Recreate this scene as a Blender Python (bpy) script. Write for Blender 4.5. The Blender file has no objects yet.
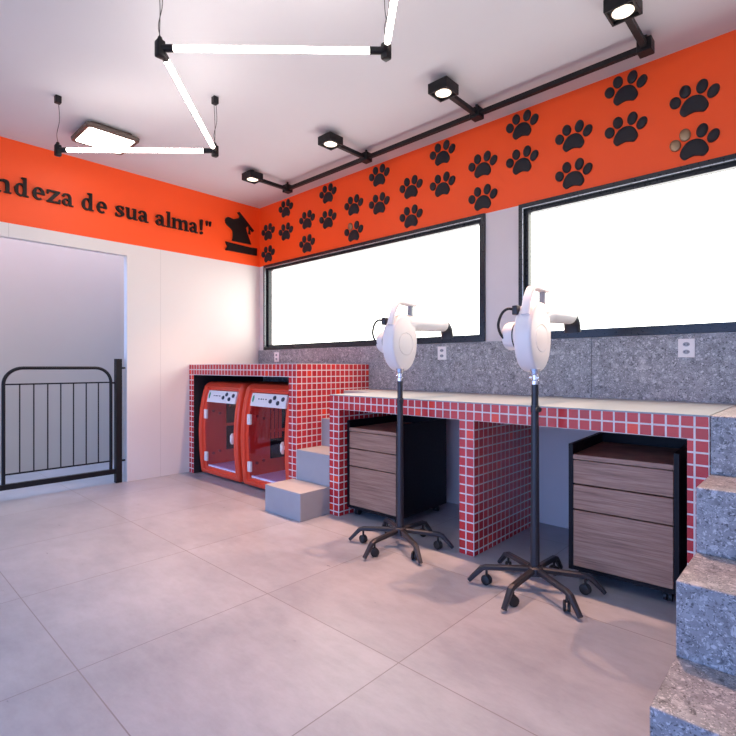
import bpy, bmesh, math, random
from mathutils import Vector, Matrix
random.seed(7)
sc = bpy.context.scene
COL = sc.collection
PI = math.pi

# ------------------------------------------------------------------ materials
def srgb(r, g, b):
    f = lambda c: (c/255/12.92) if c/255 <= .04045 else ((c/255+.055)/1.055)**2.4
    return (f(r), f(g), f(b), 1)

def mat(name, color, rough=.5, metal=0.0, emit=None, strength=0, spec=.5):
    m = bpy.data.materials.new(name); m.use_nodes = True
    b = m.node_tree.nodes['Principled BSDF']
    c = color if len(color) == 4 else (*color, 1)
    b.inputs['Base Color'].default_value = c
    b.inputs['Roughness'].default_value = rough
    b.inputs['Metallic'].default_value = metal
    b.inputs['Specular IOR Level'].default_value = spec
    if emit:
        b.inputs['Emission Color'].default_value = (*emit, 1)
        b.inputs['Emission Strength'].default_value = strength
    return m

def N(m, t, **kw):
    n = m.node_tree.nodes.new(t)
    for k, v in kw.items():
        if hasattr(n, k) and k not in n.inputs: setattr(n, k, v)
        else: n.inputs[k].default_value = v
    return n
def L(m, a, b): m.node_tree.links.new(a, b)
def BSDF(m): return m.node_tree.nodes['Principled BSDF']
def ramp(m, fac, stops, interp='LINEAR'):
    r = m.node_tree.nodes.new('ShaderNodeValToRGB'); r.color_ramp.interpolation = interp
    e = r.color_ramp.elements
    while len(e) < len(stops): e.new(.5)
    for i, (p, c) in enumerate(stops):
        e[i].position = p; e[i].color = c if len(c) == 4 else (*c, 1)
    L(m, fac, r.inputs[0]); return r
def mix(m, fac, a, b, blend='MIX'):
    n = m.node_tree.nodes.new('ShaderNodeMix'); n.data_type = 'RGBA'; n.blend_type = blend
    for s, v in ((0, fac), (6, a), (7, b)):
        if isinstance(v, (int, float, tuple)): n.inputs[s].default_value = v
        else: L(m, v, n.inputs[s])
    return n.outputs[2]
def bump(m, h, strength, dist):
    b = m.node_tree.nodes.new('ShaderNodeBump'); b.inputs['Strength'].default_value = strength
    b.inputs['Distance'].default_value = dist
    L(m, h, b.inputs['Height']); L(m, b.outputs[0], BSDF(m).inputs['Normal'])

def grid(m, pitch_u, pitch_v, mortar, off=(0, 0), smooth=.1):
    """UV grid: returns brick node (colour = per-tile grey value, Fac = joint)"""
    uv = N(m, 'ShaderNodeUVMap'); mp = N(m, 'ShaderNodeMapping')
    mp.inputs['Location'].default_value = (off[0], off[1], 0)
    L(m, uv.outputs[0], mp.inputs[0])
    br = N(m, 'ShaderNodeTexBrick'); br.offset = 0; br.squash = 1
    br.inputs['Color1'].default_value = (0, 0, 0, 1); br.inputs['Color2'].default_value = (1, 1, 1, 1)
    br.inputs['Mortar'].default_value = (.3, .3, .3, 1)
    br.inputs['Scale'].default_value = 1; br.inputs['Mortar Size'].default_value = mortar
    br.inputs['Mortar Smooth'].default_value = smooth; br.inputs['Bias'].default_value = 0
    br.inputs['Brick Width'].default_value = pitch_u; br.inputs['Row Height'].default_value = pitch_v
    L(m, mp.outputs[0], br.inputs['Vector'])
    return br

def noise(m, scale, detail=4, rough=.55, coord='Object', stretch=None):
    tc = N(m, 'ShaderNodeTexCoord'); src = tc.outputs[coord]
    if stretch:
        mp = N(m, 'ShaderNodeMapping'); mp.inputs['Scale'].default_value = stretch
        L(m, src, mp.inputs[0]); src = mp.outputs[0]
    n = N(m, 'ShaderNodeTexNoise'); n.inputs['Scale'].default_value = scale
    n.inputs['Detail'].default_value = detail; n.inputs['Roughness'].default_value = rough
    L(m, src, n.inputs['Vector']); return n.outputs['Fac']

def make_tile():
    m = mat('red_mosaic_tile', (.5, .04, .04), .22)
    br = grid(m, .0516, .0516, .0040)
    c = ramp(m, br.outputs['Color'], [(0, (.45, .022, .027)), (.5, (.54, .026, .031)), (.955, (.58, .031, .034)), (.975, (.80, .045, .016))])
    col = mix(m, br.outputs['Fac'], c.outputs[0], (.74, .68, .67, 1))
    L(m, col, BSDF(m).inputs['Base Color'])
    rr = ramp(m, br.outputs['Fac'], [(0, (.22,)*3), (1, (.8,)*3)])
    L(m, rr.outputs[0], BSDF(m).inputs['Roughness'])
    inv = ramp(m, br.outputs['Fac'], [(0, (1, 1, 1)), (1, (0, 0, 0))])
    bump(m, inv.outputs[0], .5, .002)
    return m

def make_granite(name, base, light, dark):
    m = mat(name, base, .42)
    tc = N(m, 'ShaderNodeTexCoord')
    nz = N(m, 'ShaderNodeTexNoise'); nz.inputs['Scale'].default_value = 26; nz.inputs['Detail'].default_value = 6
    L(m, tc.outputs['Object'], nz.inputs['Vector'])
    warp = N(m, 'ShaderNodeMixRGB'); warp.blend_type = 'ADD'; warp.inputs[0].default_value = .045
    L(m, tc.outputs['Object'], warp.inputs[1]); L(m, nz.outputs['Color'], warp.inputs[2])
    col = ramp(m, nz.outputs['Fac'], [(.3, tuple(x*.72 for x in base)), (.7, tuple(x*1.25 for x in base))]).outputs[0]
    for sc_, thr, c, k in ((34, .80, light, .6), (70, .72, light, .7), (48, .82, dark, .7), (110, .68, dark, .8), (160, .62, light, .7), (200, .6, dark, .6), (22, .84, light, .45), (26, .86, dark, .35)):
        v = N(m, 'ShaderNodeTexVoronoi'); v.inputs['Scale'].default_value = sc_; v.inputs['Randomness'].default_value = 1
        L(m, warp.outputs[0], v.inputs['Vector'])
        sep = N(m, 'ShaderNodeSeparateColor'); L(m, v.outputs['Color'], sep.inputs[0])
        pick = ramp(m, sep.outputs[0 if c is light else 1], [(thr, (0, 0, 0)), (thr+.16, (k, k, k))])
        edge = ramp(m, v.outputs['Distance'], [(.32, (1, 1, 1)), (.5, (0, 0, 0))])
        f = mix(m, 1.0, pick.outputs[0], edge.outputs[0], 'MULTIPLY')
        col = mix(m, f, col, (*c, 1))
    L(m, col, BSDF(m).inputs['Base Color'])
    return m

def make_floor():
    m = mat('porcelain_floor_tile', (.4, .38, .38), .42)
    br = grid(m, .785, .79, .0022, off=(-.425, .297))
    n1 = noise(m, 1.6, 7, .62); n2 = noise(m, 7, 6, .7, stretch=(1, 2.2, 1))
    c1 = ramp(m, n1, [(.3, (.262, .282, .328)), (.5, (.326, .345, .392)), (.7, (.380, .400, .446))]).outputs[0]
    c2 = ramp(m, n2, [(.3, (.88,)*3), (.62, (1.05,)*3)]).outputs[0]
    c = mix(m, 1.0, c1, c2, 'MULTIPLY')
    tv = ramp(m, br.outputs['Color'], [(0, (.96,)*3), (1, (1.04,)*3)]).outputs[0]
    c = mix(m, 1.0, c, tv, 'MULTIPLY')
    c = mix(m, br.outputs['Fac'], c, (.20, .19, .20, 1))
    L(m, c, BSDF(m).inputs['Base Color'])
    r = ramp(m, n2, [(.3, (.27,)*3), (.7, (.38,)*3)]); L(m, r.outputs[0], BSDF(m).inputs['Roughness'])
    return m

def make_panel_wall(name, base, pu, pv, off):
    m = mat(name, base, .45)
    br = grid(m, pu, pv, .0016, off=off)
    c = mix(m, br.outputs['Fac'], (*base, 1), tuple(x*.72 for x in base)+(1,))
    L(m, c, BSDF(m).inputs['Base Color']); return m

def make_wood():
    m = mat('grey_brown_wood', (.24, .17, .15), .45)
    n1 = noise(m, 3.2, 8, .65, 'Object', (.9, .9, 20)); n2 = noise(m, 9, 5, .6, 'Object', (.8, .8, 34))
    c = ramp(m, n1, [(.28, srgb(118, 84, 68)), (.5, srgb(162, 124, 104)), (.75, srgb(186, 152, 130))]).outputs[0]
    c2 = ramp(m, n2, [(.3, (.72,)*3), (.65, (1.1,)*3)]).outputs[0]
    L(m, mix(m, 1.0, c, c2, 'MULTIPLY'), BSDF(m).inputs['Base Color']); return m

def make_noisy(name, base, rough, scale, amt):
    m = mat(name, base, rough); n = noise(m, scale, 6, .6)
    c = ramp(m, n, [(.3, tuple(x*(1-amt) for x in base)), (.7, tuple(min(1, x*(1+amt)) for x in base))])
    L(m, c.outputs[0], BSDF(m).inputs['Base Color']); return m

def make_glass(name, tint, refl):
    m = bpy.data.materials.new(name); m.use_nodes = True; nt = m.node_tree; nt.nodes.clear()
    o = nt.nodes.new('ShaderNodeOutputMaterial'); t = nt.nodes.new('ShaderNodeBsdfTransparent'); g = nt.nodes.new('ShaderNodeBsdfGlossy')
    t.inputs[0].default_value = (*tint, 1); g.inputs['Roughness'].default_value = .03
    mx = nt.nodes.new('ShaderNodeMixShader'); mx.inputs[0].default_value = refl
    nt.links.new(t.outputs[0], mx.inputs[1]); nt.links.new(g.outputs[0], mx.inputs[2]); nt.links.new(mx.outputs[0], o.inputs[0])
    return m

def make_brushed(name, base, rough, metal, spec=.5):
    m = mat(name, base, rough, metal, spec=spec); n = noise(m, 60, 3, .5)
    r = ramp(m, n, [(.3, (rough*.85,)*3), (.7, (min(1, rough*1.15),)*3)])
    L(m, r.outputs[0], BSDF(m).inputs['Roughness']); return m

M = dict(
    tile=make_tile(), floor=make_floor(), wood=make_wood(),
    granite=make_granite('grey_granite', (.262, .272, .295), (.62, .63, .66), (.048, .052, .060)),
    white=make_panel_wall('white_wall_panel', (.74, .72, .69), 1.2, 4.0, (1.125-1.2, 0)),
    white_plain=make_noisy('white_wall_paint', (.68, .64, .65), .6, 3, .02),
    ceiling=make_noisy('ceiling_paint', (.56, .56, .585), .7, 2, .015),
    orange=make_noisy('orange_wall_paint', (1.0, .092, .008), .5, 2, .03),
    lav=make_noisy('grey_wall_paint', (.46, .445, .41), .6, 2, .02),
    black=make_brushed('black_powder_coat', (.010, .010, .012), .45, 0, .25),
    letter=make_brushed('black_lettering', (.012, .011, .011), .45, 0, .22),
    paw=make_brushed('charcoal_plastic', (.026, .026, .031), .5, 0, .2),
    glinting=make_brushed('painted_glint_dome', (.34, .24, .15), .32, .85),  # brownish metal tone paints a lamp reflection onto glossy black toes
    frame=make_brushed('black_aluminium', (.022, .026, .033), .3, .3),
    silver=make_brushed('silver_gasket', (.5, .55, .6), .3, .6),
    cab=make_brushed('black_laminate', (.005, .005, .008), .45, 0, .2),
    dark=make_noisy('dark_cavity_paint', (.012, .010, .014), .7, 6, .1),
    concrete=make_noisy('smooth_concrete', (.34, .35, .37), .6, 5, .07),
    worktop=make_noisy('beige_worktop', (.25, .31, .35), .4, 9, .05),
    booth=make_noisy('orange_red_plastic', (.80, .068, .028), .3, 4, .04),
    wplastic=make_noisy('white_plastic', (.80, .78, .78), .32, 5, .015),
    steel=make_brushed('dark_steel', (.035, .038, .048), .35, .4),
    chrome=make_brushed('chrome', (.75, .75, .78), .15, 1),
    rubber=make_noisy('black_rubber', (.010, .011, .013), .5, 20, .1),
    greyplastic=make_noisy('grey_plastic', (.30, .32, .36), .4, 6, .05),
    green=mat('green_print', (.02, .30, .16), .5),
    ink=mat('dark_print', (.03, .04, .06), .5),
    reddot=mat('dark_red_plastic', (.30, .012, .012), .4),
    tray=make_noisy('pale_tray_plastic', (.86, .88, .95), .35, 6, .03),
    glass=make_glass('window_glass', (.98, .99, .98), .04),
    doorglass=make_glass('tinted_door_glass', (.90, .80, .95), .055),
    tube=mat('lit_tube', (1, 1, 1), .4, emit=(1, .90, .80), strength=16.0),
    panel=mat('lit_panel', (1, 1, 1), .4, emit=(1, .90, .78), strength=6.0),
    lens=mat('lit_lens', (.8, .8, .8), .4, emit=(1, .80, .56), strength=1.15),
    lampframe=make_brushed('brown_lamp_frame', (.10, .075, .062), .45, .1),
)

# ------------------------------------------------------------------ geometry helpers
def BM(): return bmesh.new()
def box(bm, x0, x1, y0, y1, z0, z1, mi=0, bev=0, seg=2):
    vs = [bm.verts.new((x, y, z)) for z in (z0, z1) for y in (y0, y1) for x in (x0, x1)]
    fs = []
    for q in ((0, 2, 3, 1), (4, 5, 7, 6), (0, 1, 5, 4), (2, 6, 7, 3), (0, 4, 6, 2), (1, 3, 7, 5)):
        f = bm.faces.new([vs[i] for i in q]); f.material_index = mi; fs.append(f)
    if bev:
        es = {e for f in fs for e in f.edges}
        r = bmesh.ops.bevel(bm, geom=list(es), offset=bev, segments=seg, profile=.5, affect='EDGES')
        for f in r['faces']: f.material_index = mi
    return fs
def loft(bm, loops, cap0=True, cap1=True, mi=0, closed=True):
    rows = [[bm.verts.new(p) for p in lp] for lp in loops]
    n = len(rows[0])
    for a, b in zip(rows, rows[1:]):
        for i in range(n if closed else n-1):
            j = (i+1) % n
            f = bm.faces.new((a[i], a[j], b[j], b[i])); f.material_index = mi
    if cap0: f = bm.faces.new(list(reversed(rows[0]))); f.material_index = mi
    if cap1: f = bm.faces.new(rows[-1]); f.material_index = mi
    return rows
def frame_of(d):
    d = Vector(d).normalized()
    up = Vector((0, 0, 1)) if abs(d.z) < .95 else Vector((0, 1, 0))
    u = d.cross(up).normalized(); v = u.cross(d).normalized()
    return u, v
def tube(bm, pts, radii, n=14, mi=0, cap=True):
    pts = [Vector(p) for p in pts]
    if isinstance(radii, (int, float)): radii = [radii]*len(pts)
    loops = []; u = v = None
    for i, p in enumerate(pts):
        d = (pts[min(i+1, len(pts)-1)]-pts[max(i-1, 0)])
        if u is None: u, v = frame_of(d)
        else:
            d = d.normalized(); u = (u-d*u.dot(d)).normalized(); v = u.cross(d).normalized()
        loops.append([p+u*math.cos(2*PI*k/n)*radii[i]+v*math.sin(2*PI*k/n)*radii[i] for k in range(n)])
    loft(bm, loops, cap, cap, mi)
def bar(bm, a, b, w, h, mi=0):
    a, b = Vector(a), Vector(b); u, v = frame_of(b-a)
    lp = lambda p: [p+u*x*w/2+v*y*h/2 for x, y in ((-1, -1), (1, -1), (1, 1), (-1, 1))]
    loft(bm, [lp(a), lp(b)], mi=mi)
def smooth_path(pts, n=8, closed=False):
    P = [Vector(p) for p in pts]; out = []; m = len(P)
    for i in range(m if closed else m-1):
        g = (lambda k: P[k % m]) if closed else (lambda k: P[max(0, min(m-1, k))])
        a, b, c, d = g(i-1), g(i), g(i+1), g(i+2)
        for k in range(n):
            t = k/n
            out.append(.5*((2*b)+(c-a)*t+(2*a-5*b+4*c-d)*t*t+(3*b-a-3*c+d)*t**3))
    if not closed: out.append(P[-1])
    return out
def prism(bm, poly, to3, depth, mi=0, dome=0.0):
    """poly: 2D points; to3(p, h) -> 3D point at height h above the wall"""
    cx = sum(p[0] for p in poly)/len(poly); cy = sum(p[1] for p in poly)/len(poly)
    lp = lambda s, h: [to3((cx+(p[0]-cx)*s, cy+(p[1]-cy)*s), h) for p in poly]
    if dome: loft(bm, [lp(1, 0), lp(1, depth*.55), lp(.97, depth*.8), lp(.9, depth), lp(.6, depth+dome*.7), lp(.25, depth+dome)], True, True, mi)
    else: loft(bm, [lp(1, 0), lp(1, depth)], True, True, mi)

def obj(name, bm, mats, parent=None, loc=None, smooth=False, uvo=(0, 0, 0), ngon=False):
    if ngon:
        bmesh.ops.triangulate(bm, faces=[f for f in bm.faces if len(f.verts) > 4])
    bmesh.ops.recalc_face_normals(bm, faces=bm.faces)
    uv = bm.loops.layers.uv.new('UVMap')
    for f in bm.faces:
        n = f.normal; ax = max(range(3), key=lambda i: abs(n[i]))
        for l in f.loops:
            c = l.vert.co
            q = (c.x-uvo[0], c.y-uvo[1], c.z-uvo[2])
            l[uv].uv = (q[1], q[2]) if ax == 0 else ((q[0], q[2]) if ax == 1 else (q[0], q[1]))
        f.smooth = smooth
    me = bpy.data.meshes.new(name); bm.to_mesh(me); bm.free()
    for m in (mats if isinstance(mats, (list, tuple)) else [mats]): me.materials.append(M[m])
    if smooth:
        me.set_sharp_from_angle(angle=math.radians(38))
    o = bpy.data.objects.new(name, me); COL.objects.link(o)
    if parent: o.parent = parent
    if loc: o.location = loc
    return o
def tag(o, label=None, cat=None, group=None, kind=None):
    if label: o['label'] = label
    if cat: o['category'] = cat
    if group: o['group'] = group
    if kind: o['kind'] = kind
    return o
def thing(name, label, cat, loc=(0, 0, 0), rz=0, group=None):
    o = bpy.data.objects.new(name, None); COL.objects.link(o); o.empty_display_size = .1
    o.location = loc; o.rotation_euler = (0, 0, rz)
    return tag(o, label, cat, group)
def dup(root, loc, rz, label):
    r = root.copy(); COL.objects.link(r); r.location = loc; r.rotation_euler = (0, 0, rz); r['label'] = label
    for ch in root.children:
        c = ch.copy(); COL.objects.link(c); c.parent = r
        for g in ch.children:
            d = g.copy(); COL.objects.link(d); d.parent = c
    return r
def struct(name, bm, mats, label, cat, **k):
    o = obj(name, bm, mats, **k); return tag(o, label, cat, kind='structure')

# ------------------------------------------------------------------ dimensions (metres; room corner at the origin)
H = 2.833; BAND = 2.174; DOOR_Z = 2.067; DY1 = -1.435; DY0 = -2.52
XR = 6.2; YB = -5.2; WB = 1.237; PITCH = .0516

# ------------------------------------------------------------------ setting
b = BM(); box(b, -1.3, XR, YB, .12, -.06, 0)
struct('floor', b, 'floor', 'large pale grey concrete look floor tiles', 'floor')
b = BM(); box(b, -.07, XR, YB, .12, H, H+.08)
struct('ceiling', b, 'ceiling', 'plain off white painted ceiling', 'ceiling')

b = BM(); T = -.07
for (y0, y1) in ((YB, DY0), (DY1, 0)):
    box(b, T, 0, y0, y1, 0, DOOR_Z if y0 == YB else DOOR_Z, 0)
box(b, T, 0, YB, 0, DOOR_Z, BAND, 0); box(b, T, 0, YB, 0, BAND, H, 1)
struct('wall_left', b, ['white', 'orange'], 'white left wall with orange band along its top and a doorway', 'wall')

b = BM(); WX = [(.096, 2.845), (3.109, 5.86)]; TH = .12
box(b, -.07, XR, 0, TH, 0, WB); box(b, -.07, XR, 0, TH, BAND, H, 1)
for x0, x1 in ((-.07, WX[0][0]), (WX[0][1], WX[1][0]), (WX[1][1], XR)): box(b, x0, x1, 0, TH, WB, BAND)
struct('wall_back', b, ['white_plain', 'orange'], 'window wall with orange band above two wide windows', 'wall')
b = BM(); box(b, XR, XR+.1, YB, .12, 0, H)
struct('wall_right', b, 'white_plain', 'plain white right wall outside the photo', 'wall')
b = BM(); box(b, -.07, XR+.1, YB-.12, YB, 1.95, H)  # unseen header, added to keep high sky light off the floor
struct('wall_added_header', b, 'white_plain', 'white header wall above the open front behind the viewer, added to cut sky light', 'wall')
# the room seen through the doorway
b = BM(); box(b, -1.3, -1.22, -4.6, 0, 0, 2.7)
struct('wall_beyond', b, 'lav', 'grey wall of the next room seen through the doorway', 'wall')
b = BM(); box(b, -1.22, -.07, -.12, 0, 0, 2.7)
struct('wall_beyond_end', b, 'lav', 'end wall of the next room', 'wall')

def window(i, x0, x1):
    r = thing('window_%d' % i, 'wide black framed window in the window wall', 'window'); r['kind'] = 'structure'
    b = BM(); ft = .034
    z0, z1 = WB, BAND
    for (a0, a1, c0, c1) in ((x0, x1, z1-ft, z1), (x0, x1, z0, z0+ft), (x0, x0+ft, z0+ft, z1-ft), (x1-ft, x1, z0+ft, z1-ft)):
        box(b, a0, a1, -.016, .03, c0, c1)
    k = ft+.0
    for (a0, a1, c0, c1) in ((x0+k, x1-k, z1-k-.026, z1-k), (x0+k, x1-k, z0+k, z0+k+.02), (x0+k, x0+k+.026, z0+k+.02, z1-k-.026), (x1-k-.026, x1-k, z0+k+.02, z1-k-.026)):
        box(b, a0, a1, .012, .055, c0, c1)
    obj('window_frame', b, 'frame', r)
    b = BM()
    for (a0, a1, c0, c1) in ((x0+k-.005, x1-k+.005, z1-k-.001, z1-k+.005), (x0+k-.005, x0+k+.001, z0+k, z1-k)):
        box(b, a0, a1, -.019, -.0155, c0, c1)
    obj('window_bead', b, 'silver', r)
    b = BM(); box(b, x0+k+.02, x1-k-.02, .034, .040, z0+k+.015, z1-k-.02)
    obj('window_pane', b, 'glass', r)
window(1, *WX[0]); window(2, *WX[1])

# granite backsplash: slabs with a hairline joint
b = BM()
for x0, x1 in ((.005, 1.19), (1.192, 2.392), (2.394, 3.594), (3.597, 4.797), (4.799, XR-.005)):
    box(b, x0, x1, -.018, -.0005, .857, 1.234)
o = obj('granite_backsplash', b, 'granite'); tag(o, 'long grey granite backsplash below both windows, behind the counter', 'backsplash')

# ------------------------------------------------------------------ tiled enclosure with the drying booths
ZB = 1.076; YF = -.835; XB = 1.695
enc = thing('tiled_enclosure', 'red mosaic tiled box in the corner, open in front, holding two drying booths', 'enclosure', (0, 0, 0))
UO = (XB, YF, ZB)
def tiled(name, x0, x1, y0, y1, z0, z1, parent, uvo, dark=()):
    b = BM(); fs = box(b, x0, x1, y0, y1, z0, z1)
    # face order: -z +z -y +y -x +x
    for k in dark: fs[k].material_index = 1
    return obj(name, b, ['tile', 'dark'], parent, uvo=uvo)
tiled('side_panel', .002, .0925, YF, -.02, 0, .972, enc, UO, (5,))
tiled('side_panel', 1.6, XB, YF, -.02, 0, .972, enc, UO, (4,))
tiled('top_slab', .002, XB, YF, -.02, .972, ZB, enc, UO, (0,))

BW = .694
def bf(z):   # curved front of a booth
    pts = [(0, .012), (.1, -.002), (.25, -.016), (.45, -.022), (.62, -.012), (.76, .012), (.86, .042), (.905, .075)]
    for (za, ya), (zb, yb) in zip(pts, pts[1:]):
        if z <= zb: t = max(0, (z-za)/(zb-za)); return ya+(yb-ya)*t
    return pts[-1][1]
def rrect(x0, x1, z0, z1, r, n=6, rb=None):
    out = []; q = r if rb is None else rb
    for cx, cz, a0, r in ((x1-r, z1-r, 0, r), (x0+r, z1-r, 90, r), (x0+q, z0+q, 180, q), (x1-q, z0+q, 270, q)):
        for k in range(n+1):
            a = math.radians(a0+90*k/n); out.append((cx+r*math.cos(a), cz+r*math.sin(a)))
    # extra points on the long sides so that the curve shows
    res = []
    for (p, q) in zip(out, out[1:]+out[:1]):
        res.append(p)
        d = math.dist(p, q)
        if d > .2:
            for k in range(1, 8): res.append((p[0]+(q[0]-p[0])*k/8, p[1]+(q[1]-p[1])*k/8))
    return res
def make_booth(x):
    r = thing('drying_booth', 'left orange red pet drying booth inside the tiled box', 'drying booth', (x, -.795, 0), 0, 'pet drying booths in the tiled box')
    b = BM(); loops = []
    Z0, Z1 = .014, .905
    back = lambda i: [(px, .52, pz) for px, pz in rrect(i, BW-i, Z0+i, Z1-i, .05, rb=.016)]
    loops.append(back(0))
    for ins, dy, rad, rb in ((0, .12, .05, .016), (0, .020, .05, .016), (.003, .009, .049, .015), (.010, .002, .046, .014), (.018, 0, .042, .013), (.052, 0, .026, .012), (.058, .003, .022, .010), (.061, .010, .020, .010), (.064, .022, .018, .010), (.090, .026, .014, .010), (.094, .034, .012, .010), (.094, .05, .012, .010)):
        loops.append([(px, bf(pz)+dy, pz) for px, pz in rrect(ins, BW-ins, Z0+ins*.72, Z1-ins*.85, rad, rb=rb)])
    ib = .094
    loops.append([(px, .49, pz) for px, pz in rrect(ib, BW-ib, Z0+ib*.72, Z1-ib*.85, .012, rb=.010)])
    loft(b, loops)
    obj('body', b, 'booth', r, smooth=True, ngon=True)
    xi0, xi1 = .098, BW-.098
    # tray
    b = BM(); box(b, xi0-.002, xi1+.002, .045, .48, .080, .092); box(b, xi0-.002, xi1+.002, .036, .048, .080, .100)
    obj('tray', b, 'tray', r)
    # control panel (follows the curve)
    b = BM(); za, zb = .712, .822
    loft(b, [[(xi0, bf(z)+.016, z), (xi1, bf(z)+.016, z), (xi1, bf(z)+.04, z), (xi0, bf(z)+.04, z)] for z in (za, .770, zb)])
    cp = obj('control_panel', b, 'wplastic', r)
    slope = lambda p, h: (p[0], bf(p[1])+.0162-h, p[1])
    b = BM(); prism(b, [(.130+.014*math.cos(a), .775+.030*math.sin(a)*(1 if math.sin(a) < 0 else 1)) for a in [2*PI*k/12 for k in range(12)]], slope, .002)
    obj('logo', b, 'green', cp)
    for k, w in enumerate((.016, .022, .014, .018)):
        x0 = .205+.034*k; b = BM()
        prism(b, [(x0, .770), (x0+w, .770), (x0+w, .780), (x0, .780)], slope, .0012)
        obj('printed_mark', b, 'ink', cp)
    for kx, kz in ((.385, .762), (.435, .793), (.490, .752), (.550, .785)):
        b = BM(); prism(b, [(kx+.018*math.cos(2*PI*k/14), kz+.018*math.sin(2*PI*k/14)) for k in range(14)], slope, .010, dome=.004)
        obj('knob', b, 'ink', cp, smooth=True)
    # glass door with hinges and latch
    b = BM()
    loft(b, [[(xi0, bf(z)+.024, z), (xi1, bf(z)+.024, z), (xi1, bf(z)+.030, z), (xi0, bf(z)+.030, z)] for z in (.10, .2, .3, .45, .6, .70, .720)])
    d = obj('door', b, 'doorglass', r)
    for hz in (.185, .595):
        b = BM(); box(b, .098, .146, bf(hz)-.002, bf(hz)+.022, hz-.045, hz+.045, bev=.006)
        obj('hinge', b, 'wplastic', d, smooth=True)
    b = BM(); lx, lz = BW-.100, .40
    poly = [(lx+(.013+.003*math.cos(5*a))*math.cos(a), lz+(.046+.007*math.cos(5*a))*math.sin(a)) for a in [2*PI*k/40 for k in range(40)]]
    prism(b, poly, lambda p, h: (p[0], bf(.4)+.024-h, p[1]), .024, dome=.006)
    obj('latch', b, 'wplastic', d, smooth=True)
    # inside left wall: vent panel, holes
    b = BM()
    for z0, z1 in ((.22, .455), (.485, .735)): box(b, xi0-.006, xi0+.006, .235, .40, z0, z1)
    obj('vent_panel', b, 'cab', r)
    for yy, zz in ((.09, .615), (.16, .59), (.09, .20), (.16, .215), (.27, .66)):
        b = BM(); prism(b, [(yy+.013*math.cos(2*PI*k/12), zz+.013*math.sin(2*PI*k/12)) for k in range(12)], lambda p, h: (xi0-.004+h, p[0], p[1]), .012)
        obj('vent_hole', b, 'reddot', r)
    return r
booth = make_booth(.140)
b2 = dup(booth, (.882, -.795, 0), 0, 'right orange red pet drying booth, beside the concrete steps')
# the right booth's ribbed liner on its inner left wall
b = BM()
for k in range(7): box(b, .094, .105, .07+k*.042, .07+k*.042+.034, .40, .725)
obj('ribbed_liner', b, 'booth', b2)

# ------------------------------------------------------------------ concrete steps between enclosure and counter
st = thing('concrete_steps', 'small smooth concrete steps rising between the tiled box and the counter', 'steps', (0, 0, 0))
for (y0, z0, z1, y1) in ((-1.10, 0, .191, -.02), (YF, .191, .419, -.02), (-.578, .419, .636, -.02), (-.335, .636, .853, -.02)):
    b = BM(); box(b, 1.662 if z0 == 0 else XB+.003, 2.066, y0, y1 if z0 else YF-.002, z0, z1, bev=.002, seg=1)
    if z0 == 0: box(b, XB+.003, 2.066, YF-.002, y1, z0, z1)
    obj('step', b, 'concrete', st)

# ------------------------------------------------------------------ tiled counter
ZC = .854; XC0, XC1 = 2.07, 4.33
ct = thing('tiled_counter', 'long red mosaic tiled grooming counter with beige top under the windows', 'counter', (0, 0, 0))
UC = (3.247, YF, ZC)
for x0, x1 in ((XC0, 2.165), (3.153, 3.247), (4.253, XC1)):
    tiled('leg', x0, x1, YF, -.002, 0, .752, ct, UC)
tiled('apron', XC0, XC1, YF, -.02, .752, .847, ct, UC)
b = BM(); box(b, XC0, XC1, YF, -.0185, .847, ZC); obj('worktop', b, 'worktop', ct)

# ------------------------------------------------------------------ granite stairs on the right
gs = thing('granite_steps', 'speckled grey granite steps climbing to the counter top at right', 'steps', (0, 0, 0))
for (y0, z0, z1) in ((-1.762, 0, .148), (-1.452, .148, .384), (-1.13, .384, .618), (YF, .618, ZC)):
    b = BM(); box(b, 4.333, 5.35, y0, -.02, z0, z1, bev=.0025, seg=1)
    obj('step', b, 'granite', gs)

# ------------------------------------------------------------------ drawer cabinets
def make_cabinet(loc, rz, label):
    W, D, Zb, Zt, t = .466, .56, .055, .672, .020
    r = thing('drawer_cabinet', label, 'drawer cabinet', loc, rz, 'black drawer cabinets under the counter')
    b = BM()
    box(b, 0, t, 0, D, Zb, Zt); box(b, W-t, W, 0, D, Zb, Zt); box(b, t, W-t, D-t, D, Zb, Zt); box(b, t, W-t, 0.004, D-t, Zb, Zb+.018)
    obj('carcass', b, 'cab', r)
    b = BM(); box(b, t+.001, W-t-.001, .001, D-t-.001, .599, .621); obj('top_board', b, 'wood', r)
    for z0, z1 in ((.480, .594), (.356, .473), (.076, .349)):
        b = BM(); box(b, t+.002, W-t-.002, .001, D-.06, z0, z1, bev=.0015, seg=1); obj('drawer', b, 'wood', r)
    for cx in (.05, W-.05):
        for cy in (.06, D-.06):
            b = BM(); box(b, cx-.012, cx+.012, cy-.014, cy+.014, .034, .056)
            for s in (-1, 1): tube(b, [(cx+s*.004, cy, .021), (cx+s*.017, cy, .021)], .021, 16)
            obj('caster', b, 'rubber', r)
    return r
cab = make_cabinet((2.178, -.765, 0), math.radians(.8), 'black cabinet with three wood drawers in the left counter bay')
dup(cab, (3.742, -.772, 0), math.radians(3.5), 'black cabinet with three wood drawers in the right counter bay, beside the granite steps')

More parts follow.
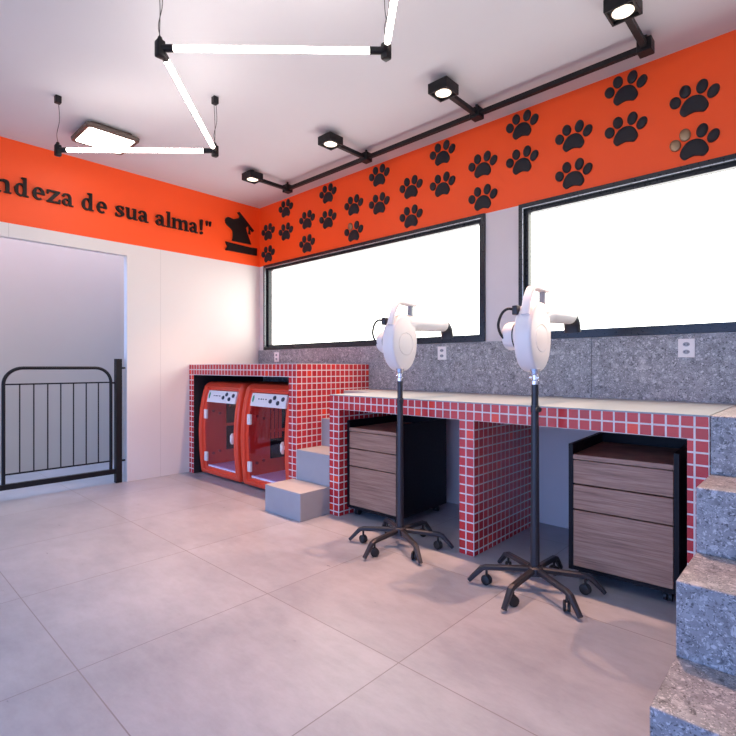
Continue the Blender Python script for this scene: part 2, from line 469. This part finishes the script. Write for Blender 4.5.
# ------------------------------------------------------------------ stand dryers
def ell(cy, cz, ry, rz, n=32): return [(cy+ry*math.cos(2*PI*k/n), cz+rz*math.sin(2*PI*k/n)) for k in range(n)]
def make_dryer(loc, rz, label):
    r = thing('stand_dryer', label, 'pet dryer', loc, rz, 'white stand dryers before the counter')
    b = BM(); tube(b, [(0, 0, .085), (0, 0, .45), (0, 0, .845)], [.0215, .0195, .0175], 18); tube(b, [(0, 0, .838), (0, 0, .868)], .020, 18)
    obj('pole', b, 'steel', r, smooth=True)
    b = BM(); tube(b, [(0, 0, .86), (0, 0, .98)], .0160, 16); obj('upper_tube', b, 'steel', r, smooth=True)
    b = BM(); tube(b, [(.012, -.012, .853), (.030, -.030, .853)], .006, 10); tube(b, [(.029, -.029, .853), (.040, -.040, .853)], [.013, .012], 14)
    obj('knob', b, 'rubber', r, smooth=True)
    b = BM(); tube(b, [(0, 0, .068), (0, 0, .072), (0, 0, .108), (0, 0, .114)], [.030, .040, .038, .026], 18)
    for k in range(6):
        a = math.radians(30+60*k); tube(b, [(.026*math.cos(a), .026*math.sin(a), .112), (.026*math.cos(a), .026*math.sin(a), .118)], .005, 8)
    obj('hub', b, 'steel', r, smooth=True)
    for k in range(6):
        a = math.radians(30+60*k-math.degrees(rz)); c, s = math.cos(a), math.sin(a)
        b = BM(); u = Vector((-s, c, 0)); rad = Vector((c, s, 0))
        prof = [(.025, .094, .030, .026), (.12, .090, .028, .025), (.225, .085, .027, .024), (.245, .078, .027, .024), (.306, .014, .022, .018)]
        loops = []
        for i, (rr, zz, w, h) in enumerate(prof):
            p = rad*rr+Vector((0, 0, zz)); nb = prof[min(i+1, 4)]; pb = prof[max(i-1, 0)]
            d = (rad*(nb[0]-pb[0])+Vector((0, 0, nb[1]-pb[1]))).normalized(); v = u.cross(d)
            loops.append([p+u*x*w/2+v*y*h/2 for x, y in ((-1, -.6), (-.6, -1), (.6, -1), (1, -.6), (1, .6), (.6, 1), (-.6, 1), (-1, .6))])
        loft(b, loops); lg = obj('leg', b, 'steel', r)
        b = BM(); q = rad*.222
        tube(b, [q+Vector((0, 0, .04)), q+Vector((0, 0, .082))], .006, 8)
        w = (u*.8+rad*.6).normalized()
        for sgn in (-1, 1):
            q2 = q+Vector((0, 0, .024)); tube(b, [q2+w*sgn*.003, q2+w*sgn*.006, q2+w*sgn*.013, q2+w*sgn*.016], [.020, .024, .024, .018], 16)
        obj('caster', b, 'rubber', lg, smooth=True)
    b = BM(); tube(b, [(0, 0, .968), (0, 0, .985), (0, 0, .990), (0, 0, 1.012), (0, 0, 1.016), (0, 0, 1.04)], [.019, .019, .014, .014, .020, .024], 16)
    tube(b, [(-.024, 0, .999), (.024, 0, .999)], .010, 12)
    obj('swivel_joint', b, 'chrome', r, smooth=True)
    cz = 1.193; ry, rzz = .116, .167
    b = BM(); loops = []
    for x, s in ((-.070, .70), (-.070, .86), (-.065, .945), (-.056, .985), (-.044, 1), (-.004, 1), (.007, .99), (.014, .965), (.018, .93), (.020, .89), (.021, .64), (.0185, .625), (.0185, .605), (.022, .59), (.023, .3)):
        # egg outline, fuller towards the outlet at the top
        lp = []
        for y, z in ell(0, 0, 1, 1, 40):
            full = 1+.12*max(0, z)*max(0, y)
            if s < .65: lp.append((x, .030+y*.105*s, cz-.008+z*.105*s))
            else: lp.append((x, .026+y*ry*s*full, cz+z*rzz*s*(1+.10*max(0, y)*max(0, z))))
        loops.append(lp)
    loft(b, loops); obj('fan_housing', b, 'wplastic', r, smooth=True, ngon=True)
    b = BM(); tube(b, [(-.066, .01, cz+.008), (-.134, .01, cz+.008), (-.145, .01, cz+.008), (-.150, .01, cz+.008)], [.070, .068, .062, .048], 28)
    mt = obj('motor_housing', b, 'wplastic', r, smooth=True)
    b = BM(); tube(b, [(-.084, .01, cz+.008), (-.090, .01, cz+.008)], .0705, 28); obj('seam_ring', b, 'rubber', mt, smooth=True)
    b = BM(); zt = 1.320
    tube(b, [(-.026, .02, zt-.004), (-.026, .08, zt-.004), (-.026, .30, zt+.002), (-.028, .455, zt+.007), (-.028, .47, zt+.007), (-.028, .475, zt+.007)], [.040, .0475, .046, .0445, .0435, .041], 28)
    loft(b, [[(-.025+rx*math.cos(2*PI*k/28), yy, zc+rz_*math.sin(2*PI*k/28)) for k in range(28)] for yy, zc, rx, rz_ in ((.0, zt-.040, .040, .078), (.05, zt-.034, .0445, .080), (.10, zt-.018, .046, .066), (.14, zt-.006, .047, .053), (.19, zt, .0465, .0475))])
    nz = obj('outlet_tube', b, 'wplastic', r, smooth=True)
    b = BM(); loops = []
    for k in range(8):
        t = k/7; a = t*math.radians(78)
        cyc, czc = .460, zt-.055
        p = Vector((-.028, cyc+.062*math.sin(a)*.9, czc+.062*math.cos(a))) if True else None
        d = Vector((0, math.cos(a), -math.sin(a))); v = Vector((0, math.sin(a), math.cos(a)))
        rx = .0405+.004*t; rv = .040-.012*t
        loops.append([p+Vector((1, 0, 0))*rx*math.cos(2*PI*j/24)+v*rv*math.sin(2*PI*j/24) for j in range(24)])
    e = loops[-1]; loops.append([q+Vector((0, .006, -.036)) for q in e]); loops.append([q+Vector((0, .006, -.036)) for q in [e[0]*0+sum(e, Vector())/24+(x-sum(e, Vector())/24)*.8 for x in e]])
    loft(b, loops); obj('nozzle', b, 'greyplastic' if False else 'steel', nz, smooth=True)
    # carrying handle
    path = smooth_path([(-.014, -.072, 1.295), (-.014, -.046, 1.372), (-.014, -.012, 1.420), (-.014, .024, 1.430), (-.014, .08, 1.427), (-.014, .146, 1.424)], 6)
    b = BM(); loops = []
    for i, p in enumerate(path):
        d = (path[min(i+1, len(path)-1)]-path[max(0, i-1)]).normalized(); v = Vector((1, 0, 0)).cross(d)
        w = .021; loops.append([p+Vector((1, 0, 0))*w*x+v*.009*y for x, y in ((-1, -.5), (-.8, -1), (.8, -1), (1, -.5), (1, .5), (.8, 1), (-.8, 1), (-1, .5))])
    loft(b, loops); hd = obj('handle', b, 'wplastic', r, smooth=True)
    b = BM(); box(b, -.028, .000, .100, .124, 1.335, 1.418, bev=.004); obj('handle_post', b, 'greyplastic', hd, smooth=True)
    b = BM(); tube(b, smooth_path([(-.066, -.060, 1.318), (-.095, -.080, 1.326), (-.125, -.085, 1.305), (-.150, -.075, 1.255), (-.146, -.06, 1.21), (-.126, -.045, 1.178)], 7), .0065, 10)
    obj('power_cable', b, 'rubber', r, smooth=True)
    b = BM(); box(b, -.078, -.052, -.078, -.040, 1.296, 1.340, bev=.004); obj('switch_box', b, 'steel', r, smooth=True)
    return r
RZ = math.radians(-1)
dry = make_dryer((2.841, -.983, 0), RZ, 'white pet dryer on wheeled stand before the left cabinet')
dup(dry, (3.667, -.989, 0), RZ, 'white pet dryer on wheeled stand before the right cabinet, nearest the granite steps')

# ------------------------------------------------------------------ outlets
def outlet(x, z, label, first=[None]):
    if first[0] is None:
        r = thing('wall_outlet', label, 'outlet', (x, -.018, z), 0, 'white outlets on the granite backsplash')
        b = BM(); box(b, -.040, .040, -.009, 0, -.052, .052, bev=.003); obj('cover_plate', b, 'wplastic', r, smooth=True)
        for dz in (-.021, .021):
            b = BM(); prism(b, [(.017*math.cos(2*PI*k/16), dz+.012*math.sin(2*PI*k/16)) for k in range(16)], lambda p, h: (p[0], -.0085-h, p[1]), .002)
            s = obj('socket', b, 'greyplastic', r)
            b = BM()
            for sx in (-.008, .008): prism(b, [(sx+.003*math.cos(2*PI*k/8), dz+.003*math.sin(2*PI*k/8)) for k in range(8)], lambda p, h: (p[0], -.0104-h, p[1]), .0004)
            obj('socket_hole', b, 'ink', s)
        first[0] = r
    else: dup(first[0], (x, -.018, z), 0, label)
outlet(.35, 1.157, 'white outlet above the tiled box, near the corner')
outlet(2.478, 1.158, 'white outlet on granite just right of the left dryer')
outlet(4.105, 1.155, 'white outlet on granite near the right edge, above the right cabinet')

# ------------------------------------------------------------------ gate in the doorway
g = thing('metal_gate', 'black metal gate with rounded top and slim bars in the doorway', 'gate', (0, 0, 0))
gx = -.048
b = BM(); box(b, gx-.026, gx+.026, -1.521, -1.469, 0, 1.124, bev=.002, seg=1); obj('post', b, 'black', g)
b = BM(); box(b, gx-.026, gx+.026, -2.489, -2.437, 0, 1.124, bev=.002, seg=1); obj('post', b, 'black', g)
ya, yb, zt, rr = -2.35, -1.557, 1.042, .13
pts = [(gx, ya, .10), (gx, ya, zt-rr)]
pts += [(gx, ya+rr-rr*math.cos(math.radians(a)), zt-rr+rr*math.sin(math.radians(a))) for a in range(10, 90, 10)]
pts += [(gx, ya+rr, zt), (gx, yb-rr, zt)]
pts += [(gx, yb-rr+rr*math.sin(math.radians(a)), zt-rr+rr*math.cos(math.radians(a))) for a in range(10, 90, 10)]
pts += [(gx, yb, zt-rr), (gx, yb, .10)]
b = BM(); tube(b, pts, .0135, 12); obj('arched_frame', b, 'black', g, smooth=True)
b = BM(); box(b, gx-.006, gx+.006, ya, yb, .906, .918); obj('top_rail', b, 'black', g)
b = BM(); box(b, gx-.006, gx+.006, ya, yb, .197, .209); obj('lower_rail', b, 'black', g)
b = BM(); box(b, gx-.02, gx+.02, -2.437, -1.521, .085, .127); obj('base_rail', b, 'black', g)
for y in (-2.243, -2.147, -2.049, -1.954, -1.858, -1.759, -1.661):
    b = BM(); box(b, gx-.004, gx+.004, y-.004, y+.004, .209, .906); obj('bar', b, 'black', g)
for y0, y1, z in ((-1.469, DY1, 1.041), (-1.469, DY1, .196), (yb, -1.521, .907), (DY0, -2.489, 1.041), (DY0, -2.489, .196)):
    b = BM(); tube(b, [(gx, y0, z), (gx, y1, z)], .009, 10); obj('hinge', b, 'black', g, smooth=True)

# ------------------------------------------------------------------ wall lettering:  ndeza de sua alma!"
def rect(x0, x1, z0, z1): return [(x0, z0), (x1, z0), (x1, z1), (x0, z1)]
def stroke(pts, ws, n=6):
    P = [Vector((p[0], p[1], 0)) for p in pts]; P = smooth_path(P, n)
    W = smooth_path([Vector((w, 0, 0)) for w in ws], n); out = []
    for i, p in enumerate(P):
        d = (P[min(i+1, len(P)-1)]-P[max(0, i-1)]).normalized(); nn = Vector((-d.y, d.x, 0)); w = W[i].x/2
        out.append(((p+nn*w), (p-nn*w)))
    return [((a.x, a.y), (c.x, c.y), (d_.x, d_.y), (b_.x, b_.y)) for (a, b_), (c, d_) in zip(out, out[1:])]
def ring(cx, cz, rx, rz, a0, a1, thick, thin, n=22):
    q = []
    for k in range(n+1):
        a = math.radians(a0+(a1-a0)*k/n); w = thin+(thick-thin)*abs(math.cos(a)); c, s = math.cos(a), math.sin(a)
        q.append(((cx+rx*c, cz+rz*s), (cx+(rx-w)*c, cz+(rz-min(w, thin+4))*s)))
    return [(a, c, d, b_) for (a, b_), (c, d) in zip(q, q[1:])]
GL = {}
GL['n'] = (108, [rect(12, 35, 4, 96), [(2, 92), (14, 90), (35, 102), (32, 104), (2, 100)], rect(3, 46, 0, 9), rect(71, 95, 4, 70), rect(62, 106, 0, 9)] + stroke([(32, 72), (44, 88), (62, 92), (78, 86), (83, 66)], [10, 14, 20, 24, 24]))
GL['d'] = (104, [rect(64, 88, 0, 146), [(50, 146), (50, 138), (66, 132), (66, 148), (88, 148)], rect(86, 102, 0, 9)] + ring(46, 49, 42, 51, 20, 340, 26, 11))
GL['e'] = (92, [rect(20, 82, 46, 56)] + ring(46, 49, 42, 51, 0, 305, 26, 12) + [rect(60, 88, 44, 56)])
GL['z'] = (90, [rect(6, 84, 86, 100), [(6, 66), (14, 66), (22, 88), (6, 100)], rect(4, 86, 0, 14), [(86, 36), (78, 36), (68, 12), (86, 0)], [(56, 88), (84, 88), (34, 12), (6, 12)]])
GL['a'] = (98, [rect(56, 79, 6, 72), rect(76, 96, 0, 9), [(56, 14), (79, 14), (90, 0), (66, 0)]] + ring(38, 29, 34, 30, 35, 335, 23, 10) + stroke([(12, 72), (18, 88), (40, 94), (60, 88), (68, 66)], [24, 16, 13, 18, 23]))
GL['s'] = (78, stroke([(68, 74), (54, 92), (34, 93), (19, 78), (32, 58), (54, 44), (62, 26), (44, 8), (24, 8), (8, 26)], [15, 12, 13, 22, 24, 24, 22, 13, 12, 16]) + [rect(61, 69, 66, 98), rect(7, 15, 2, 34)])
GL['u'] = (110, [rect(12, 35, 30, 100), rect(2, 35, 91, 100), rect(74, 97, 2, 100), rect(63, 97, 91, 100), rect(92, 110, 0, 9)] + stroke([(23, 34), (28, 14), (46, 8), (62, 12), (76, 30)], [23, 23, 18, 13, 10]))
GL['l'] = (50, [rect(13, 37, 0, 146), [(2, 147), (2, 138), (16, 134), (37, 148)], rect(2, 49, 0, 9)])
GL['m'] = (164, [rect(12, 35, 4, 96), [(2, 92), (14, 90), (35, 102), (32, 104), (2, 100)], rect(3, 45, 0, 9), rect(70, 93, 4, 70), rect(61, 103, 0, 9), rect(127, 150, 4, 70), rect(119, 162, 0, 9)] + stroke([(32, 74), (44, 88), (60, 92), (76, 86), (82, 66)], [10, 14, 20, 24, 23]) + stroke([(90, 74), (102, 88), (118, 92), (133, 86), (139, 66)], [10, 14, 20, 24, 23]))
GL['!'] = (40, [[(12, 40), (28, 40), (35, 140), (29, 148), (11, 148), (5, 140)], [(20+15*math.cos(2*PI*k/14), 13+14*math.sin(2*PI*k/14)) for k in range(14)]])
GL['"'] = (62, [[(8, 98), (18, 98), (25, 142), (21, 148), (5, 148), (1, 142)], [(44, 98), (54, 98), (61, 142), (57, 148), (41, 148), (37, 142)]])
letters = [('n', -2.425, -2.308, 'black wall letter n cut by the left edge of the photo'),
 ('d', -2.2935, -2.194, 'black wall letter d between the cut off n and an e'),
 ('e', -2.174, -2.081, 'black wall letter e between d and z'),
 ('z', -2.076, -1.968, 'black wall letter z between e and a'),
 ('a', -1.963, -1.874, 'black wall letter a right after the z'),
 ('d', -1.816, -1.716, 'black wall letter d starting the word de'),
 ('e', -1.6985, -1.607, 'black wall letter e ending the word de'),
 ('s', -1.5455, -1.4595, 'black wall letter s starting the word sua'),
 ('u', -1.453, -1.347, 'black wall letter u in the word sua'),
 ('a', -1.340, -1.244, 'black wall letter a ending the word sua'),
 ('a', -1.180, -1.083, 'black wall letter a starting the word alma'),
 ('l', -1.075, -1.026, 'black wall letter l in the word alma'),
 ('m', -1.020, -.845, 'black wall letter m in the word alma'),
 ('a', -.838, -.747, 'black wall letter a ending the word alma, before the exclamation mark'),
 ('!', -.731, -.690, 'black exclamation mark ending the wall slogan'),
 ('"', -.662, -.600, 'black closing quotation mark at the end of the wall slogan')]
NAMES = {'!': 'wall_exclamation_mark', '"': 'wall_quotation_mark'}
for ch, y0, y1, lab in letters:
    w, polys = GL[ch]; s = (y1-y0)/w; b = BM()
    for i, poly in enumerate(polys):
        dd = .020+.0001*(i % 5)
        prism(b, poly, lambda p, h: (h-.001, p[0]*s, p[1]*.00101), dd)
    o = obj(NAMES.get(ch, 'wall_letter'), b, 'letter', loc=(0, y0, 2.402), ngon=True)
    tag(o, lab, 'letter' if ch.isalpha() else 'punctuation mark', 'black letters of the wall slogan')

# dog silhouette sign
sg = thing('dog_sign', 'black cut out of a dog in a graduation cap above a book, by the corner', 'wall sign', (0, 0, BAND))
w3 = lambda p, h: (h-.001, p[0], p[1]-BAND)
head = smooth_path([(-.437, 2.595, 0), (-.434, 2.622, 0), (-.405, 2.645, 0), (-.352, 2.638, 0), (-.314, 2.640, 0), (-.267, 2.662, 0), (-.220, 2.642, 0), (-.189, 2.580, 0), (-.170, 2.515, 0), (-.149, 2.451, 0), (-.117, 2.404, 0)], 5)
head += [Vector((-.236, 2.403, 0))]
head += smooth_path([(-.356, 2.402, 0), (-.344, 2.454, 0), (-.347, 2.507, 0), (-.375, 2.535, 0), (-.412, 2.558, 0), (-.431, 2.577, 0), (-.437, 2.595, 0)], 5)[:-1]
b = BM(); prism(b, [(p.x, p.y) for p in head], w3, .016); obj('dog', b, 'letter', sg, ngon=True)
b = BM(); prism(b, [(-.291, 2.719), (-.270, 2.729), (-.084, 2.563), (-.100, 2.546)], w3, .020)
prism(b, [(-.262, 2.690), (-.160, 2.608), (-.196, 2.560), (-.280, 2.630)], w3, .0195)
cp = obj('graduation_cap', b, 'letter', sg, ngon=True)
b = BM(); prism(b, [(-.150, 2.600), (-.138, 2.592), (-.134, 2.545), (-.142, 2.545)], w3, .018); prism(b, [(-.146, 2.552), (-.132, 2.548), (-.128, 2.512), (-.150, 2.516)], w3, .018)
obj('tassel', b, 'letter', cp, ngon=True)
b = BM(); prism(b, [(-.437, 2.379), (-.417, 2.378), (-.125, 2.369), (-.043, 2.375), (-.068, 2.333), (-.046, 2.292), (-.125, 2.292), (-.437, 2.290), (-.412, 2.335)], w3, .018)
obj('book', b, 'letter', sg, ngon=True)

# ------------------------------------------------------------------ paw prints
ORD = ['first', 'second', 'third', 'fourth', 'fifth', 'sixth', 'seventh', 'eighth', 'ninth', 'tenth', 'eleventh', 'twelfth', 'thirteenth']
pad = smooth_path([(-.064, -.060, 0), (-.058, -.030, 0), (-.036, .002, 0), (0, .014, 0), (.036, .002, 0), (.058, -.030, 0), (.064, -.060, 0), (.045, -.084, 0), (.020, -.078, 0), (0, -.074, 0), (-.020, -.078, 0), (-.045, -.084, 0)], 5, True)
pad = [(p.x, p.y) for p in pad]
def toe_poly(cx, cz, rx, rz, t, n=20):
    t = math.radians(t); out = []
    for k in range(n):
        a = 2*PI*k/n; x, z = rx*math.cos(a), rz*math.sin(a)
        out.append((cx+x*math.cos(t)-z*math.sin(t), cz+x*math.sin(t)+z*math.cos(t)))
    return out
wp = lambda p, h: (p[0]*1.05, .001-h, p[1]*1.05)
pw = thing('paw_print', '', 'paw print', (0, 0, 0), 0, 'black paw prints on the orange band')
b = BM(); prism(b, pad, wp, .014, dome=.0006); obj('pad', b, 'paw', pw, smooth=True, ngon=True)
toes = []
for (cx, cz, rx, rz, t) in ((-.085, .004, .0265, .032, 14), (-.040, .048, .0265, .034, 8), (.036, .049, .026, .036, -10), (.085, .007, .025, .035, -28)):
    b = BM(); prism(b, toe_poly(cx, cz, rx, rz, t), wp, .014, dome=.004); toes.append(obj('toe', b, 'paw', pw, smooth=True, ngon=True))
for k, x in enumerate([.168, .483, .829, 1.14, 1.491, 1.804, 2.156, 2.467, 2.822, 3.128, 3.479, 3.788, 4.137]):
    zz = (2.538, 2.296) if k % 2 == 0 else (2.728, 2.482)
    for j, z in enumerate(zz):
        extra = ''
        br = []
        if k == 12 and j == 1: br = [1, 2]; extra = ', two bronze toes, reflection painted in'
        elif k == 4 and j == 1: br = [2]; extra = ', one bronze toe'
        lab = 'black paw print, %s of the %s pair from the corner%s' % (('upper', 'lower')[j], ORD[k], extra)
        if k == 0 and j == 0: p = pw; p.location = (x, 0, z); p['label'] = lab
        else: p = dup(pw, (x, 0, z), 0, lab)
        if br:
            tl = [c for c in p.children if c.name.startswith('toe')]
            tl.sort(key=lambda c: sum(v.co.x for v in c.data.vertices)/len(c.data.vertices))
            for i in br:
                c = tl[i-1]; c.data = c.data.copy(); c.data.materials[0] = M['glinting']; c['label'] = 'shiny bronze toe'

# ------------------------------------------------------------------ ceiling conduit and its lamps
LX = [.862, 1.903, 2.933, 3.962]; YC = -.274; YL = -.672; ZT = 2.782
cd = thing('ceiling_conduit', 'black square conduit running along the ceiling by the window wall', 'conduit', (0, 0, H))
b = BM(); box(b, LX[0], LX[-1], YC-.015, YC+.015, -.080, -.052); obj('rail', b, 'black', cd)
for x in LX:
    b = BM(); box(b, x-.036, x+.036, YC-.036, YC+.036, -.098, -.028, bev=.003, seg=1); box(b, x-.007, x+.007, YC-.007, YC+.007, -.030, 0); obj('junction_box', b, 'black', cd)
    b = BM(); box(b, x-.015, x+.015, YL+.068, YC-.036, -.080, -.052); obj('branch', b, 'black', cd)
LBL = ['small square black ceiling lamp nearest the corner', 'small square black ceiling lamp second from the corner', 'small square black ceiling lamp third from the corner', 'small square black ceiling lamp at the top edge of the photo']
lamp = None
for x, lab in zip(LX, LBL):
    if lamp is None:
        lamp = thing('ceiling_lamp', lab, 'ceiling lamp', (x, YL, H), 0, 'square black spot lamps along the conduit')
        b = BM(); s = .068
        lp = lambda q, z: [(-q, -q, z), (q, -q, z), (q, q, z), (-q, q, z)]
        loft(b, [lp(s, -.030), lp(s, -.090), lp(s-.002, -.092), lp(s-.010, -.092), lp(s-.012, -.090), lp(s-.012, -.078)]); box(b, -.012, .012, -.012, .012, -.032, 0)
        obj('housing', b, 'black', lamp)
        b = BM(); tube(b, [(0, 0, -.077), (0, 0, -.083)], .056, 28); tr = obj('bezel', b, 'black', lamp, smooth=True)
        b = BM(); tube(b, [(0, 0, -.078), (0, 0, -.084)], .049, 28); obj('lens', b, 'lens', lamp, smooth=True)
    else: lamp = dup(lamp, (x, YL, H), 0, lab)
    ld = bpy.data.lights.new('spot', 'SPOT'); ld.energy = 165; ld.color = (1, .52, .34); ld.spot_size = math.radians(72); ld.spot_blend = .8; ld.shadow_soft_size = .022
    lo = bpy.data.objects.new('lamp_light', ld); COL.objects.link(lo); lo.location = (x, YL, H-.10); lo.rotation_euler = (math.radians(-11), 0, 0)

# ------------------------------------------------------------------ zigzag tube pendant
ZP = 2.478
PT = [(.972, -2.247), (1.718, -1.536), (2.490, -2.25), (3.220, -1.546), (3.965, -2.25)]
pn = thing('tube_pendant', 'zigzag pendant of glowing tubes joined by black connectors', 'pendant light', (2.4, -1.9, H))
rel = lambda x, y, z: Vector((x-2.4, y+1.9, z-H))
for i, (x, y) in enumerate(PT):
    b = BM(); box(b, x-2.4-.018, x-2.4+.018, y+1.9-.018, y+1.9+.018, -.048, 0, bev=.003, seg=1); obj('canopy', b, 'black', pn)
    for k, sgn in enumerate((-1, 1) if i else (1,)):
        dx = .012*sgn
        pth = smooth_path([rel(x+dx, y, H-.045), rel(x+dx*.2+.010*sgn, y+.006, H-.16), rel(x-dx*.6, y-.004, H-.25), rel(x+dx*.5, y, ZP+.045)], 5)
        b = BM(); tube(b, pth, .0018, 6); obj('cable', b, 'black', pn, smooth=True)
    b = BM(); c = rel(x, y, ZP); box(b, c.x-.019, c.x+.019, c.y-.019, c.y+.019, c.z-.040, c.z+.034, bev=.007); tube(b, [c+Vector((0, 0, .030)), c+Vector((0, 0, .050))], [.014, .009], 12)
    obj('connector', b, 'black', pn, smooth=True)
for (a, c) in zip(PT, PT[1:]):
    A, C = rel(*a, ZP), rel(*c, ZP); d = (C-A).normalized()
    b = BM(); tube(b, [A+d*.055, C-d*.06], .0135, 16); tb = obj('light_tube', b, 'tube', pn, smooth=True)
    for s0, s1 in ((A+d*.012, A+d*.062), (C-d*.012, C-d*.075)):
        b = BM(); tube(b, [s0, s1], .0165, 14); obj('end_cap', b, 'black', tb, smooth=True)

# square ceiling panel
cl = thing('ceiling_panel_light', 'square glowing ceiling light with brown frame above the doorway', 'ceiling light', (.632, -1.838, H))
def rr2(s, z, r): return [(p[0], p[1], z) for p in rrect(-s, s, -s, s, r, 5)]
b = BM(); loft(b, [rr2(.150, 0, .03), rr2(.150, -.024, .03), rr2(.186, -.026, .03), rr2(.190, -.032, .03), rr2(.186, -.054, .028), rr2(.164, -.056, .02), rr2(.162, -.050, .02)]); obj('frame', b, 'lampframe', cl, ngon=True)
b = BM(); loft(b, [rr2(.161, -.046, .02), rr2(.161, -.0545, .02)]); obj('diffuser', b, 'panel', cl, ngon=True)

# ------------------------------------------------------------------ sky: bright hazy side by the windows, blue on the open side
w = bpy.data.worlds.new('sky'); sc.world = w; w.use_nodes = True; nt = w.node_tree
bg = nt.nodes['Background']
tc = nt.nodes.new('ShaderNodeTexCoord'); sp = nt.nodes.new('ShaderNodeSeparateXYZ'); nt.links.new(tc.outputs['Generated'], sp.inputs[0])
r = nt.nodes.new('ShaderNodeValToRGB'); mr = nt.nodes.new('ShaderNodeMapRange')
mr.inputs['From Min'].default_value = -1; mr.inputs['From Max'].default_value = 1
nt.links.new(sp.outputs['Y'], mr.inputs['Value']); nt.links.new(mr.outputs[0], r.inputs[0])
e = r.color_ramp.elements; e[0].position = .42; e[0].color = (1.0, 1.8, 4.0, 1); e[1].position = .56; e[1].color = (4.2, 4.1, 3.8, 1)
r2 = nt.nodes.new('ShaderNodeValToRGB'); r2.color_ramp.elements[0].position = .42; r2.color_ramp.elements[0].color = (1.3, 1.36, 1.6, 1)
r2.color_ramp.elements[1].position = .56; r2.color_ramp.elements[1].color = (4.2, 4.0, 3.9, 1)
nt.links.new(mr.outputs[0], r2.inputs[0])
mz = nt.nodes.new('ShaderNodeMapRange'); mz.inputs['From Min'].default_value = -.12; mz.inputs['From Max'].default_value = .06
nt.links.new(sp.outputs['Z'], mz.inputs['Value'])
mx = nt.nodes.new('ShaderNodeMix'); mx.data_type = 'RGBA'
nt.links.new(mz.outputs[0], mx.inputs[0]); nt.links.new(r2.outputs[0], mx.inputs[6]); nt.links.new(r.outputs[0], mx.inputs[7])
nt.links.new(mx.outputs[2], bg.inputs[0]); bg.inputs[1].default_value = 1.0

# ------------------------------------------------------------------ camera
cam = bpy.data.cameras.new('camera'); co = bpy.data.objects.new('camera', cam); COL.objects.link(co)
cam.sensor_width = 36; cam.lens = 36*494/736; cam.shift_y = -1/736; cam.clip_start = .02
co.location = (4.681, -3.234, 1.05); co.rotation_euler = (math.radians(90), 0, math.atan2(.6816, .7315))
sc.camera = co
vs = sc.view_settings
vs.view_transform = 'Standard'; vs.look = 'None'; vs.gamma = 1; vs.use_curve_mapping = False; vs.exposure = 0.32
